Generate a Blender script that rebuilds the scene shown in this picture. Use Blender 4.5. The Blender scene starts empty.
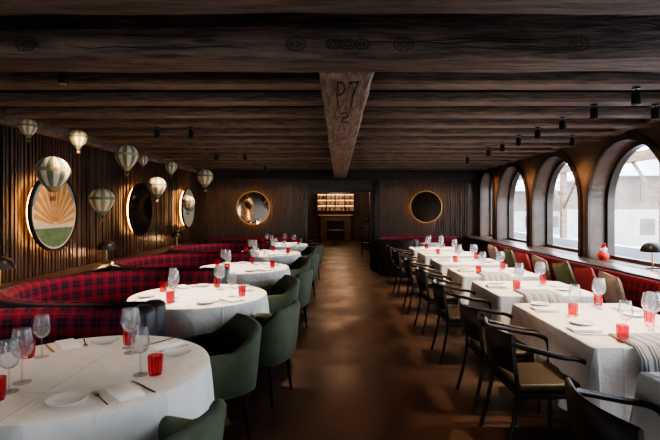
import bpy, bmesh, math, random
from mathutils import Vector, Matrix
random.seed(7)
S = bpy.context.scene
C = S.collection
PI = math.pi
F = 465.0; CH = 1.6
try: S.view_settings.look = 'AgX - Medium High Contrast'
except Exception: pass

# ------------------------------------------------------------ materials
def mat(name, col, rough=.5, metal=0., col2=None, scale=6., stretch=(1,1,1), bump=0., bscale=None, spec=.5, emit=None, estr=0., sheen=0., detail=4., dist=.02, vary=0.):
    m = bpy.data.materials.new(name); m.use_nodes = True
    n = m.node_tree.nodes; l = m.node_tree.links
    b = n['Principled BSDF']
    b.inputs['Base Color'].default_value = (*col, 1); b.inputs['Roughness'].default_value = rough
    b.inputs['Metallic'].default_value = metal; b.inputs['Specular IOR Level'].default_value = spec
    if sheen: b.inputs['Sheen Weight'].default_value = sheen
    if emit: b.inputs['Emission Color'].default_value = (*emit, 1); b.inputs['Emission Strength'].default_value = estr
    tc = n.new('ShaderNodeTexCoord'); mp = n.new('ShaderNodeMapping'); mp.inputs['Scale'].default_value = stretch
    l.new(tc.outputs['Object'], mp.inputs['Vector'])
    nz = n.new('ShaderNodeTexNoise'); nz.inputs['Scale'].default_value = scale; nz.inputs['Detail'].default_value = detail
    l.new(mp.outputs['Vector'], nz.inputs['Vector'])
    if col2:
        r = n.new('ShaderNodeValToRGB'); r.color_ramp.elements[0].position = .35; r.color_ramp.elements[1].position = .65
        r.color_ramp.elements[0].color = (*col, 1); r.color_ramp.elements[1].color = (*col2, 1)
        l.new(nz.outputs['Fac'], r.inputs['Fac'])
        out = r.outputs['Color']
        if vary:
            oi = n.new('ShaderNodeObjectInfo'); mr = n.new('ShaderNodeMapRange'); mr.inputs[3].default_value = 1-vary; mr.inputs[4].default_value = 1+vary
            l.new(oi.outputs['Random'], mr.inputs[0]); mx = n.new('ShaderNodeVectorMath'); mx.operation = 'SCALE'
            l.new(out, mx.inputs[0]); l.new(mr.outputs[0], mx.inputs['Scale']); out = mx.outputs[0]
        l.new(out, b.inputs['Base Color'])
    if bump:
        nb = n.new('ShaderNodeTexNoise'); nb.inputs['Scale'].default_value = bscale or scale; nb.inputs['Detail'].default_value = 3
        l.new(mp.outputs['Vector'], nb.inputs['Vector'])
        bp = n.new('ShaderNodeBump'); bp.inputs['Strength'].default_value = bump; bp.inputs['Distance'].default_value = dist
        l.new(nb.outputs['Fac'], bp.inputs['Height']); l.new(bp.outputs['Normal'], b.inputs['Normal'])
    return m

def tartan(name, red, black, line, period=.13):
    m = bpy.data.materials.new(name); m.use_nodes = True
    n = m.node_tree.nodes; l = m.node_tree.links; b = n['Principled BSDF']
    b.inputs['Roughness'].default_value = .9; b.inputs['Specular IOR Level'].default_value = .1
    uv = n.new('ShaderNodeUVMap'); sp = n.new('ShaderNodeSeparateXYZ'); l.new(uv.outputs['UV'], sp.inputs[0])
    outs = []
    for ax in ('X', 'Y'):
        d = n.new('ShaderNodeMath'); d.operation = 'DIVIDE'; d.inputs[1].default_value = period; l.new(sp.outputs[ax], d.inputs[0])
        f = n.new('ShaderNodeMath'); f.operation = 'FRACT'; l.new(d.outputs[0], f.inputs[0])
        r = n.new('ShaderNodeValToRGB'); cr = r.color_ramp; cr.interpolation = 'CONSTANT'
        cr.elements[0].position = 0; cr.elements[0].color = (*red, 1)
        cr.elements[1].position = .20; cr.elements[1].color = (*line, 1)
        for pos, c in ((.23, red), (.42, black), (.66, red), (.71, black), (.94, red)):
            e = cr.elements.new(pos); e.color = (*c, 1)
        l.new(f.outputs[0], r.inputs['Fac']); outs.append(r)
    mx = n.new('ShaderNodeMix'); mx.data_type = 'RGBA'; mx.inputs[0].default_value = .5
    l.new(outs[0].outputs['Color'], mx.inputs[6]); l.new(outs[1].outputs['Color'], mx.inputs[7])
    l.new(mx.outputs[2], b.inputs['Base Color'])
    return m

def glassy(name, tint, fac=.12, rough=.03, solid=None, solidfac=.0, refl=.6):
    m = bpy.data.materials.new(name); m.use_nodes = True
    n = m.node_tree.nodes; l = m.node_tree.links; n.clear()
    o = n.new('ShaderNodeOutputMaterial'); t = n.new('ShaderNodeBsdfTransparent'); t.inputs[0].default_value = (*tint, 1)
    g = n.new('ShaderNodeBsdfGlossy'); g.inputs['Roughness'].default_value = rough; g.inputs[0].default_value = (1, 1, 1, 1)
    lw = n.new('ShaderNodeLayerWeight'); lw.inputs['Blend'].default_value = fac
    ml = n.new('ShaderNodeMath'); ml.operation = 'MULTIPLY'; ml.inputs[1].default_value = refl; l.new(lw.outputs['Fresnel'], ml.inputs[0])
    mx = n.new('ShaderNodeMixShader'); l.new(ml.outputs[0], mx.inputs[0])
    base = t
    if solid:
        d = n.new('ShaderNodeBsdfTranslucent'); d.inputs[0].default_value = (*solid, 1)
        d2 = n.new('ShaderNodeBsdfDiffuse'); d2.inputs[0].default_value = (*solid, 1)
        ad = n.new('ShaderNodeMixShader'); ad.inputs[0].default_value = .5; l.new(d.outputs[0], ad.inputs[1]); l.new(d2.outputs[0], ad.inputs[2])
        m2 = n.new('ShaderNodeMixShader'); m2.inputs[0].default_value = solidfac
        l.new(t.outputs[0], m2.inputs[1]); l.new(ad.outputs[0], m2.inputs[2]); base = m2
    l.new(base.outputs[0], mx.inputs[1]); l.new(g.outputs[0], mx.inputs[2]); l.new(mx.outputs[0], o.inputs[0])
    return m

def linen(name, c1, c2):
    m = mat(name, c1, .85, col2=c2, scale=3)
    n = m.node_tree.nodes; l = m.node_tree.links; b = n['Principled BSDF']
    tc = n.new('ShaderNodeTexCoord'); sp = n.new('ShaderNodeSeparateXYZ'); l.new(tc.outputs['Object'], sp.inputs[0])
    hs = []
    for ax in ('X', 'Y'):
        a = n.new('ShaderNodeMath'); a.operation = 'ADD'; a.inputs[1].default_value = 5.08; l.new(sp.outputs[ax], a.inputs[0])
        p = n.new('ShaderNodeMath'); p.operation = 'PINGPONG'; p.inputs[1].default_value = .17; l.new(a.outputs[0], p.inputs[0])
        r = n.new('ShaderNodeMapRange'); r.inputs[1].default_value = 0; r.inputs[2].default_value = .012; r.inputs[3].default_value = 1; r.inputs[4].default_value = 0; r.interpolation_type = 'SMOOTHSTEP'
        l.new(p.outputs[0], r.inputs[0]); hs.append(r)
    ad = n.new('ShaderNodeMath'); ad.operation = 'MAXIMUM'; l.new(hs[0].outputs[0], ad.inputs[0]); l.new(hs[1].outputs[0], ad.inputs[1])
    sc = n.new('ShaderNodeMath'); sc.operation = 'MULTIPLY'; sc.inputs[1].default_value = .16; l.new(ad.outputs[0], sc.inputs[0])
    nz = n.new('ShaderNodeTexNoise'); nz.inputs['Scale'].default_value = 5; nz.inputs['Detail'].default_value = 5; nz.inputs['Distortion'].default_value = .8; l.new(tc.outputs['Object'], nz.inputs['Vector'])
    s2 = n.new('ShaderNodeMath'); s2.operation = 'ADD'; l.new(nz.outputs['Fac'], s2.inputs[0]); l.new(sc.outputs[0], s2.inputs[1])
    bp = n.new('ShaderNodeBump'); bp.inputs['Strength'].default_value = .9; bp.inputs['Distance'].default_value = .028
    l.new(s2.outputs[0], bp.inputs['Height']); l.new(bp.outputs['Normal'], b.inputs['Normal'])
    return m

M = {}
M['beam'] = mat('beam_wood', (.055, .034, .022), .6, col2=(.155, .098, .066), scale=4., stretch=(1.4, 12, 12), bump=.5, bscale=6, dist=.012, detail=8, vary=.35)
M['bigbeam'] = mat('beam_wood_heavy', (.045, .028, .020), .6, col2=(.18, .115, .08), scale=3., stretch=(1.2, 9, 9), bump=.8, bscale=6, dist=.025, detail=9)
M['beamy'] = mat('beam_wood_long', (.11, .068, .047), .65, col2=(.32, .215, .155), scale=4., stretch=(12, 1.1, 12), bump=.7, bscale=6, dist=.02, detail=8)
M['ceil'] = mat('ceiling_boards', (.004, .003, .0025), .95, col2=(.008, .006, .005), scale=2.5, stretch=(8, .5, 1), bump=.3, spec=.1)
M['slat'] = mat('slat_wood', (.028, .018, .0125), .38, col2=(.088, .054, .036), scale=5, stretch=(6, 6, .6), bump=.3)
M['dark'] = mat('dark_plaster', (.015, .011, .010), .8, col2=(.025, .019, .016), scale=4, bump=.2)
M['plaster'] = mat('brown_plaster', (.075, .047, .032), .40, col2=(.120, .077, .053), scale=5, bump=.2, bscale=14)
M['reveal'] = mat('dark_arch', (.026, .018, .013), .38, col2=(.046, .032, .023), scale=5, bump=.2)
M['black'] = mat('black_metal', (.012, .011, .011), .4, metal=.3, col2=(.02, .018, .017))
M['brass'] = mat('brass', (.55, .36, .15), .3, metal=1.)
M['blackwood'] = mat('black_wood', (.010, .008, .007), .32, col2=(.022, .015, .012), scale=6, stretch=(4, 4, 1), bump=.1)
M['ledge'] = mat('ledge_wood', (.04, .024, .016), .3, col2=(.08, .048, .03), scale=4, stretch=(8, .8, 1), bump=.1)
M['leather'] = mat('dark_leather', (.020, .018, .022), .35, col2=(.034, .030, .037), scale=20, bump=.15, bscale=60)
M['green'] = mat('green_velvet', (.050, .066, .032), .8, col2=(.072, .092, .046), scale=9, sheen=.15, bump=.05, bscale=30)
M['seatbrown'] = mat('olive_brown_leather', (.034, .027, .015), .5, col2=(.05, .04, .022), scale=8, bump=.1)
M['cloth'] = linen('white_linen', (.79, .765, .735), (.86, .84, .81))
M['napkin'] = mat('napkin_linen', (.88, .87, .85), .85, col2=(.92, .91, .89), bump=.2, bscale=12)
M['china'] = mat('white_china', (.84, .83, .81), .12)
M['steel'] = mat('cutlery_steel', (.75, .73, .7), .2, metal=1.)
M['glass'] = glassy('clear_glass', (.995, .996, .998), .22, .03, solid=(.98, .99, 1.), solidfac=.085, refl=.55)
M['pane'] = glassy('window_glass', (.97, .98, .99), .1, refl=.5)
M['redglass'] = glassy('red_glass', (.98, .50, .53), .3, .05, solid=(.80, .03, .06), solidfac=.14, refl=.8)
M['tartan'] = tartan('tartan_wool', (.21, .017, .030), (.018, .017, .036), (.24, .10, .09), .125)
M['tartan2'] = tartan('tartan_wool_burgundy', (.21, .014, .023), (.022, .013, .024), (.24, .09, .07), .10)
M['cream'] = mat('cream', (.68, .60, .42), .6, col2=(.76, .68, .50), scale=12)
M['gold'] = mat('gold_ochre', (.36, .24, .09), .5, col2=(.46, .32, .14), scale=12)
M['balgreen'] = mat('faded_green', (.13, .17, .09), .6, col2=(.18, .23, .13), scale=12)
M['wicker'] = mat('wicker', (.18, .10, .045), .8, col2=(.30, .18, .08), scale=60, bump=.6, bscale=80)
M['led'] = mat('warm_led', (1, .6, .25), emit=(1., .46, .15), estr=20.)
M['led2'] = mat('warm_led_dim', (1, .6, .25), emit=(1., .46, .15), estr=18.)
M['shelfled'] = mat('shelf_led', (1, .7, .4), emit=(1., .62, .32), estr=5.)
M['bulb'] = mat('warm_bulb', (1, .7, .4), emit=(1., .58, .25), estr=14.)
M['mirror'] = mat('mirror_glass', (.42, .36, .31), .05, metal=1.)
M['darkmirror'] = mat('smoked_mirror', (.14, .12, .10), .08, metal=1.)
M['artcream'] = mat('art_cream', (.72, .58, .38), .6, col2=(.80, .66, .46), scale=9)
M['artorange'] = mat('art_orange', (.70, .26, .04), .6, col2=(.82, .38, .08), scale=9)
M['artblue'] = mat('art_blue', (.15, .23, .32), .6, col2=(.22, .31, .38), scale=9)
M['artolive'] = mat('art_olive', (.10, .16, .07), .6, col2=(.17, .24, .10), scale=9)
M['red'] = mat('red_felt', (.55, .02, .02), .8, col2=(.65, .04, .03), scale=20)
M['white'] = mat('white_felt', (.8, .78, .75), .85, col2=(.85, .83, .8), scale=20, bump=.3)
M['snow'] = mat('snow', (.62, .66, .72), .8, col2=(.42, .46, .52), scale=.5, bump=.3)
M['rock'] = mat('mountain_rock', (.30, .35, .42), .9, col2=(.66, .71, .78), scale=.08, detail=5)
M['larch'] = mat('weathered_larch', (.18, .11, .07), .7, col2=(.30, .20, .13), scale=3, stretch=(1, 1, 6))
M['farwall'] = mat('distant_render', (.32, .29, .26), .9, col2=(.4, .37, .33), scale=1.)
M['fardark'] = mat('distant_timber', (.13, .10, .08), .9, col2=(.20, .155, .12), scale=1.)
M['olive'] = mat('olive_fabric', (.11, .12, .045), .85, col2=(.16, .165, .07), scale=30, bump=.2)
M['beige'] = mat('beige_fabric', (.25, .18, .12), .85, col2=(.33, .25, .17), scale=30, bump=.2)
M['rose'] = mat('red_fabric', (.32, .026, .026), .85, col2=(.38, .045, .04), scale=30, bump=.2)
M['amber'] = mat('amber_glass', (.20, .08, .03), .15, col2=(.35, .17, .06), scale=5)
M['barcream'] = mat('bar_cream', (.50, .38, .26), .6, col2=(.56, .43, .3), scale=5)
M['carve'] = mat('carved_shadow', (.022, .014, .010), .9, col2=(.034, .022, .016))
def stripes():
    m = mat('striped_wool', (.3, .3, .3), .9)
    n = m.node_tree.nodes; l = m.node_tree.links; b = n['Principled BSDF']
    tc = n.new('ShaderNodeTexCoord'); sp = n.new('ShaderNodeSeparateXYZ'); l.new(tc.outputs['Object'], sp.inputs[0])
    d = n.new('ShaderNodeMath'); d.operation = 'MULTIPLY'; d.inputs[1].default_value = 14.; l.new(sp.outputs['X'], d.inputs[0])
    f = n.new('ShaderNodeMath'); f.operation = 'FRACT'; l.new(d.outputs[0], f.inputs[0])
    r = n.new('ShaderNodeValToRGB'); cr = r.color_ramp; cr.interpolation = 'CONSTANT'
    cr.elements[0].color = (.42, .41, .40, 1); cr.elements[1].position = .4; cr.elements[1].color = (.14, .14, .15, 1)
    e = cr.elements.new(.62); e.color = (.6, .58, .55, 1); e = cr.elements.new(.72); e.color = (.18, .18, .19, 1); e = cr.elements.new(.86); e.color = (.45, .44, .42, 1)
    l.new(f.outputs[0], r.inputs['Fac']); l.new(r.outputs['Color'], b.inputs['Base Color']); return m
M['stripe'] = stripes()
def floor_mat():
    m = bpy.data.materials.new('floor_planks'); m.use_nodes = True
    n = m.node_tree.nodes; l = m.node_tree.links; b = n['Principled BSDF']
    tc = n.new('ShaderNodeTexCoord'); mp = n.new('ShaderNodeMapping'); mp.inputs['Rotation'].default_value = (0, 0, PI/2)
    l.new(tc.outputs['Object'], mp.inputs['Vector'])
    br = n.new('ShaderNodeTexBrick'); br.inputs['Scale'].default_value = 1; br.inputs['Brick Width'].default_value = 1.9; br.inputs['Row Height'].default_value = .24
    br.inputs['Mortar Size'].default_value = .003; br.inputs['Color1'].default_value = (.062, .038, .027, 1); br.inputs['Color2'].default_value = (.053, .032, .023, 1)
    br.inputs['Mortar'].default_value = (.034, .021, .015, 1); l.new(mp.outputs['Vector'], br.inputs['Vector'])
    nz = n.new('ShaderNodeTexNoise'); nz.inputs['Scale'].default_value = 1.3; nz.inputs['Detail'].default_value = 12; nz.inputs['Roughness'].default_value = .72; nz.inputs['Distortion'].default_value = .4; l.new(tc.outputs['Object'], nz.inputs['Vector'])
    mx = n.new('ShaderNodeMix'); mx.data_type = 'RGBA'; mx.blend_type = 'MULTIPLY'; mx.inputs[0].default_value = 1.
    l.new(br.outputs['Color'], mx.inputs[6])
    rp = n.new('ShaderNodeValToRGB'); rp.color_ramp.elements[0].position = .36; rp.color_ramp.elements[0].color = (.50, .48, .48, 1); rp.color_ramp.elements[1].position = .64; rp.color_ramp.elements[1].color = (1.75, 1.5, 1.35, 1)
    l.new(nz.outputs['Fac'], rp.inputs['Fac']); l.new(rp.outputs['Color'], mx.inputs[7]); l.new(mx.outputs[2], b.inputs['Base Color'])
    mr = n.new('ShaderNodeMapRange'); mr.inputs[1].default_value = .35; mr.inputs[2].default_value = .65; mr.inputs[3].default_value = .30; mr.inputs[4].default_value = .60; l.new(nz.outputs['Fac'], mr.inputs[0]); l.new(mr.outputs[0], b.inputs['Roughness'])
    bp = n.new('ShaderNodeBump'); bp.inputs['Strength'].default_value = .2; bp.inputs['Distance'].default_value = .01; l.new(nz.outputs['Fac'], bp.inputs['Height']); l.new(bp.outputs['Normal'], b.inputs['Normal'])
    return m
M['floor'] = floor_mat()

# ------------------------------------------------------------ mesh helpers
def NB(): return bmesh.new()
def obj(name, bm, m, parent=None, smooth=True, angle=40, loc=None):
    bmesh.ops.recalc_face_normals(bm, faces=bm.faces)
    me = bpy.data.meshes.new(name); bm.to_mesh(me); bm.free()
    for x in (m if isinstance(m, (list, tuple)) else [m]): me.materials.append(x)
    if smooth:
        me.polygons.foreach_set('use_smooth', [True]*len(me.polygons)); me.set_sharp_from_angle(angle=math.radians(angle))
    o = bpy.data.objects.new(name, me); C.objects.link(o)
    if parent: o.parent = parent
    if loc: o.location = loc
    return o
def thing(name, label, cat, loc=(0, 0, 0), rz=0, group=None):
    o = bpy.data.objects.new(name, None); C.objects.link(o); o.location = loc; o.rotation_euler = (0, 0, rz)
    return tag(o, label, cat, group)
def tag(o, label, cat, group=None):
    o['label'] = label; o['category'] = cat
    if group: o['group'] = group
    return o
def struct(name, bm, m, **k):
    o = obj(name, bm, m, **k); o['kind'] = 'structure'; return o
def dup(root, loc, rz, label=None, group=None, scale=None):
    r = root.copy(); C.objects.link(r); r.location = loc; r.rotation_euler = (0, 0, rz)
    if label: r['label'] = label
    if group: r['group'] = group
    if scale: r.scale = (scale,)*3
    for ch in list(root.children):
        c = ch.copy(); C.objects.link(c); c.parent = r
        for g in ch.children:
            d = g.copy(); C.objects.link(d); d.parent = c
    return r
class Proto:
    def __init__(s, make): s.make = make; s.o = None
    def put(s, loc, rz, label, group=None, scale=None):
        if s.o is None:
            s.o = s.make(); o = s.o; o.location = loc; o.rotation_euler = (0, 0, rz); o['label'] = label
            if group: o['group'] = group
            return o
        return dup(s.o, loc, rz, label, group, scale)

def box(bm, x0, x1, y0, y1, z0, z1, bev=0, seg=2, mi=0):
    t = bmesh.new(); bmesh.ops.create_cube(t, size=1)
    bmesh.ops.scale(t, vec=(x1-x0, y1-y0, z1-z0), verts=t.verts); bmesh.ops.translate(t, vec=((x0+x1)/2, (y0+y1)/2, (z0+z1)/2), verts=t.verts)
    if bev: bmesh.ops.bevel(t, geom=list(t.edges), offset=bev, segments=seg, profile=.5, affect='EDGES')
    for f in t.faces: f.material_index = mi
    me = bpy.data.meshes.new('t'); t.to_mesh(me); t.free(); bm.from_mesh(me); bpy.data.meshes.remove(me)
def lathe(bm, prof, seg=24, c=(0, 0, 0), mi=None, rfun=None):
    rings = []
    for j, (r, z) in enumerate(prof):
        ring = []
        if r < 1e-5: ring = [bm.verts.new((c[0], c[1], c[2]+z))]
        else:
            for i in range(seg):
                a = 2*PI*i/seg; rr = r*(rfun(a, z, i) if rfun else 1)
                ring.append(bm.verts.new((c[0]+rr*math.cos(a), c[1]+rr*math.sin(a), c[2]+z)))
        rings.append(ring)
    for A, B in zip(rings, rings[1:]):
        for i in range(seg):
            k = (i+1) % seg
            if len(A) == 1 and len(B) == 1: continue
            if len(A) == 1: f = bm.faces.new((A[0], B[i], B[k]))
            elif len(B) == 1: f = bm.faces.new((A[i], A[k], B[0]))
            else: f = bm.faces.new((A[i], A[k], B[k], B[i]))
            if mi: f.material_index = mi(i)
    for R in (rings[0], rings[-1]):
        if len(R) > 1 and prof[0] != prof[-1]:
            try: bm.faces.new(R)
            except Exception: pass
def tube(bm, pts, rad, seg=10, flat=1.):
    pts = [Vector(p) for p in pts]; n = len(pts)
    if not isinstance(rad, (list, tuple)): rad = [rad]*n
    rings = []
    for i, p in enumerate(pts):
        t = (pts[min(i+1, n-1)] - pts[max(i-1, 0)]).normalized()
        up = Vector((0, 0, 1)) if abs(t.z) < .9 else Vector((1, 0, 0))
        s = t.cross(up).normalized(); u = s.cross(t).normalized()
        rings.append([bm.verts.new(p + (s*math.cos(2*PI*k/seg) + u*math.sin(2*PI*k/seg)*flat)*rad[i]) for k in range(seg)])
    for A, B in zip(rings, rings[1:]):
        for k in range(seg): bm.faces.new((A[k], A[(k+1) % seg], B[(k+1) % seg], B[k]))
    bm.faces.new(rings[0]); bm.faces.new(rings[-1])
def sweep(bm, path, prof):
    uv = bm.loops.layers.uv.verify()
    n = len(path); pts = [Vector((p[0], p[1], 0)) for p in path]
    s = [0]
    for i in range(1, n): s.append(s[-1] + (pts[i]-pts[i-1]).length)
    rings = []; vs = []
    for i in range(n):
        t = (pts[min(i+1, n-1)] - pts[max(i-1, 0)]).normalized(); nr = Vector((-t.y, t.x, 0))
        pf = prof(i, i/(n-1)) if callable(prof) else prof
        rings.append([bm.verts.new(pts[i] + nr*o + Vector((0, 0, z))) for o, z in pf])
        v = [0]
        for a, b in zip(pf, pf[1:]+pf[:1]): v.append(v[-1] + math.hypot(b[0]-a[0], b[1]-a[1]))
        vs.append(v)
    m = len(rings[0])
    for i in range(n-1):
        for k in range(m):
            k2 = (k+1) % m
            f = bm.faces.new((rings[i][k], rings[i+1][k], rings[i+1][k2], rings[i][k2]))
            for lp, (a, b) in zip(f.loops, ((s[i], vs[i][k]), (s[i+1], vs[i+1][k]), (s[i+1], vs[i+1][k+1]), (s[i], vs[i][k+1]))): lp[uv].uv = (a, b)
    for r, ss in ((rings[0], 0), (rings[-1], 1)):
        f = bm.faces.new(r)
        for lp in f.loops: lp[uv].uv = (lp.vert.co.x+lp.vert.co.y, lp.vert.co.z)
def portal(loc, rot, sx, sy):
    li = bpy.data.lights.new('portal', 'AREA'); li.shape = 'RECTANGLE'; li.size = sx; li.size_y = sy; li.cycles.is_portal = True
    lo = bpy.data.objects.new('portal', li); C.objects.link(lo); lo.location = loc; lo.rotation_euler = rot

# ------------------------------------------------------------ room shell
XL, XR, YF, YB = -3.6, 3.7, 12.24, -2.6
YE = 23.5
bm = NB(); box(bm, -6, 6, YB, YE+.1, -.1, 0); struct('floor', bm, M['floor'], smooth=False)
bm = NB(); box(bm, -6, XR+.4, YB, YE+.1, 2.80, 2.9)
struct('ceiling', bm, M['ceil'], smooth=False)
bm = NB(); box(bm, XL-.15, XL, YB, YF+.2, 0, 2.8)
y = YB+.03
while y < YF-.04:
    w = random.uniform(.030, .040); t = random.uniform(.028, .05)
    box(bm, XL-.01, XL+t, y, y+w, 0.1, 2.62); y += .062
struct('wall_left', bm, M['slat'], smooth=False)
DX0, DX1, DZ = -.79, .84, 2.02
bm = NB(); box(bm, XL, DX0, YF, YF+.2, 0, 2.8); box(bm, DX1, XR, YF, YF+.2, 0, 2.8); box(bm, DX0, DX1, YF, YF+.2, DZ, 2.8)
x = XL+.05
while x < 3.4:
    w = random.uniform(.03, .04); t = random.uniform(.028, .05)
    if x+w < DX0-.07 or x > DX1+.24: box(bm, x, x+w, YF-t, YF+.01, .1, 2.62)
    elif x < DX0+2: box(bm, x, x+w, YF-t, YF+.01, DZ+.08, 2.62)
    x += .062
struct('wall_far', bm, M['slat'], smooth=False)
bm = NB()
box(bm, DX0-.07, DX0, YF-.06, YF+.24, 0, DZ+.07); box(bm, DX1, DX1+.07, YF-.06, YF+.24, 0, DZ+.07); box(bm, DX0, DX1, YF-.06, YF+.24, DZ, DZ+.07)
struct('door_1', bm, M['blackwood'], smooth=False)
bm = NB(); box(bm, DX1+.08, DX1+.22, YF-.12, YF-.005, 0, 2.34, .01); struct('trim_20', bm, M['dark'])
WX0, WX1, WZ1 = -3.2, -.6, 1.85
bm = NB(); box(bm, -6, WX0, YB-.15, YB, 0, 2.8); box(bm, WX1, XR, YB-.15, YB, 0, 2.8); box(bm, WX0, WX1, YB-.15, YB, 0, .8); box(bm, WX0, WX1, YB-.15, YB, WZ1, 2.8)
struct('wall_back', bm, M['dark'], smooth=False)
bm = NB()
for x in (WX0, (WX0+WX1)/2-.03, WX1-.06): box(bm, x, x+.06, YB-.12, YB-.04, .8, WZ1)
box(bm, WX0+.06, WX1-.06, YB-.119, YB-.041, .8, .86); box(bm, WX0+.06, WX1-.06, YB-.119, YB-.041, WZ1-.06, WZ1)
struct('window_8', bm, M['black'], smooth=False)  # unseen window behind the camera, added and sized for frontal daylight fill
portal(((WX0+WX1)/2, YB-.17, (WZ1+.8)/2), (PI/2, 0, 0), WX1-WX0, WZ1-.8)
# right wall with arches
ZS, ZA, RW, TH = .87, 2.48, .83, .36
ws = [(5.16+1.95*k, 5.16+1.95*k+2*RW) for k in (-3, -2, -1, 0, 1, 2)] + [(11.05, 12.0)]
bm = NB(); XO = XR+TH
def q(*v): bm.faces.new([bm.verts.new(p) for p in v])
def both(y0, y1, z0a, z1, z0b=None):
    z0b = z0a if z0b is None else z0b
    for X in (XR, XO): q((X, y0, z0a), (X, y1, z0b), (X, y1, z1), (X, y0, z1))
both(YB, YF+.2, 0, ZS); q((XR, YB, ZS), (XR, YF+.2, ZS), (XO, YF+.2, ZS), (XO, YB, ZS))
prev = YB
for a, b in ws:
    both(prev, a, ZS, 2.8); prev = b
    r = (b-a)/2; cy = (a+b)/2; zsp = ZA-r
    for yy in (a, b): q((XR, yy, ZS), (XO, yy, ZS), (XO, yy, zsp), (XR, yy, zsp))
    N = 28; ar = [(cy-r*math.cos(PI*i/N), zsp+r*math.sin(PI*i/N)) for i in range(N+1)]
    for (y0, z0), (y1, z1) in zip(ar, ar[1:]):
        both(y0, y1, z0, 2.8, z1); q((XR, y0, z0), (XO, y0, z0), (XO, y1, z1), (XR, y1, z1))
both(prev, YF+.2, ZS, 2.8)
struct('wall_right', bm, M['plaster'], smooth=True, angle=30)
def archband(bm, a, b, z0, ztop, x0, x1, wd, N=28):
    r = (b-a)/2; cy = (a+b)/2; zsp = ztop-r
    def line(w):
        rr = r-w
        return [(a+w, z0)] + [(cy-rr*math.cos(PI*i/N), zsp+rr*math.sin(PI*i/N)) for i in range(N+1)] + [(b-w, z0)]
    O, I = line(0), line(wd)
    V = [[bm.verts.new((X, *p)) for p in L] for L in (O, I) for X in (x0, x1)]
    o0, o1, i0, i1 = V
    for k in range(len(O)-1):
        for A, B in ((o0, o1), (o1, i1), (i1, i0), (i0, o0)): bm.faces.new((A[k], A[k+1], B[k+1], B[k]))
    for k in (0, -1): bm.faces.new((o0[k], o1[k], i1[k], i0[k]))
for n_, (a, b) in enumerate(ws):
    bm = NB(); archband(bm, a+.002, b-.002, ZS+.002, ZA-.002, XR+.22, XR+.32, .06)
    box(bm, XR+.22, XR+.32, a+.055, b-.055, ZS+.002, ZS+.05)
    w = struct('window_%d' % (n_+1), bm, M['reveal'])
    bm = NB(); archband(bm, a-.085, b+.085, ZS, ZA+.08, XR-.035, XR-.001, .085); obj('window_trim', bm, M['reveal'], w)
    r = (b-a)/2; cy = (a+b)/2
    bm = NB(); L = [(a+.05, ZS+.04)] + [(cy-(r-.05)*math.cos(PI*i/20), ZA-r+(r-.05)*math.sin(PI*i/20)) for i in range(21)] + [(b-.05, ZS+.04)]
    bm.faces.new([bm.verts.new((XR+.295, *p)) for p in L]); obj('pane', bm, M['pane'], w, smooth=False)
    portal((XO+.02, cy, (ZA+ZS)/2), (0, PI/2, 0), ZA-ZS, b-a)
bm = NB(); box(bm, 3.30, XR-.036, -1.5, YF-.01, ZS-.04, ZS, .006); struct('trim_21', bm, M['ledge'])
bm = NB(); box(bm, 3.34, XR-.001, -1.5, YF-.01, 0, ZS-.041); struct('trim_22', bm, M['dark'], smooth=False)
bm = NB(); box(bm, XL+.05, -3.18, -1.5, YF-.06, .76, .80, .006); struct('trim_23', bm, M['ledge'])
bm = NB(); box(bm, XL+.05, -3.22, -1.5, YF-.06, 0, .759); struct('trim_24', bm, M['dark'], smooth=False)
tn = 30
def beam(x0, x1, y0, y1, z0, z1, m, rough=.003):
    global tn
    bm = NB(); L = x1-x0; W = y1-y0; along = L > W
    n = max(2, int((L if along else W)/.3)); rnd = random.Random(tn); rings = []
    for i in range(n+1):
        t = i/n; j = lambda: rnd.uniform(-rough, rough)
        if along:
            x = x0+L*t; pts = [(x, y0+j(), z1), (x, y0+j(), (z0+z1)/2), (x, y0+j(), z0+.02), (x, y0+.02+j(), z0+j()), (x, (y0+y1)/2, z0+j()), (x, y1-.02+j(), z0+j()), (x, y1+j(), z0+.02), (x, y1, z1)]
        else:
            yy = y0+W*t; pts = [(x0+j(), yy, z1), (x0+j(), yy, (z0+z1)/2), (x0+j(), yy, z0+.02), (x0+.02+j(), yy, z0+j()), ((x0+x1)/2, yy, z0+j()), (x1-.02+j(), yy, z0+j()), (x1+j(), yy, z0+.02), (x1, yy, z1)]
        rings.append([bm.verts.new(p) for p in pts])
    for A, B in zip(rings, rings[1:]):
        for k in range(8): bm.faces.new((A[k], A[(k+1) % 8], B[(k+1) % 8], B[k]))
    bm.faces.new(rings[0]); bm.faces.new(rings[-1])
    o = struct('trim_%d' % tn, bm, m, angle=35); tn += 1; return o
JY = [3.05+.60*k for k in range(15)]
for yj in JY:
    beam(XL+.06, XR-.002, yj-.11, yj+.11, 2.55, 2.63, M['beam'], .003)
big = beam(XL+.06, XR-.002, 2.42, 2.70, 2.385, 2.72, M['bigbeam'], .008)
beam(XL+.06, XR-.002, 1.55, 1.85, 2.36, 2.70, M['bigbeam'], .008)
beam(XL+.06, XR-.002, .4, .7, 2.36, 2.70, M['bigbeam'])
cb = beam(-.115, .215, 2.71, 11.9, 2.385, 2.60, M['beamy'], .006)
beam(XL+.06, XR-.002, YF-.22, YF-.06, 2.33, 2.799, M['dark'])
beam(XL+.06, XL+.2, YB, YF-.23, 2.47, 2.60, M['bigbeam'])
beam(XR-.16, XR-.04, YB, YF-.23, 2.57, 2.66, M['bigbeam'])
zc = 2.379
rnd = random.Random(9)
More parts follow.
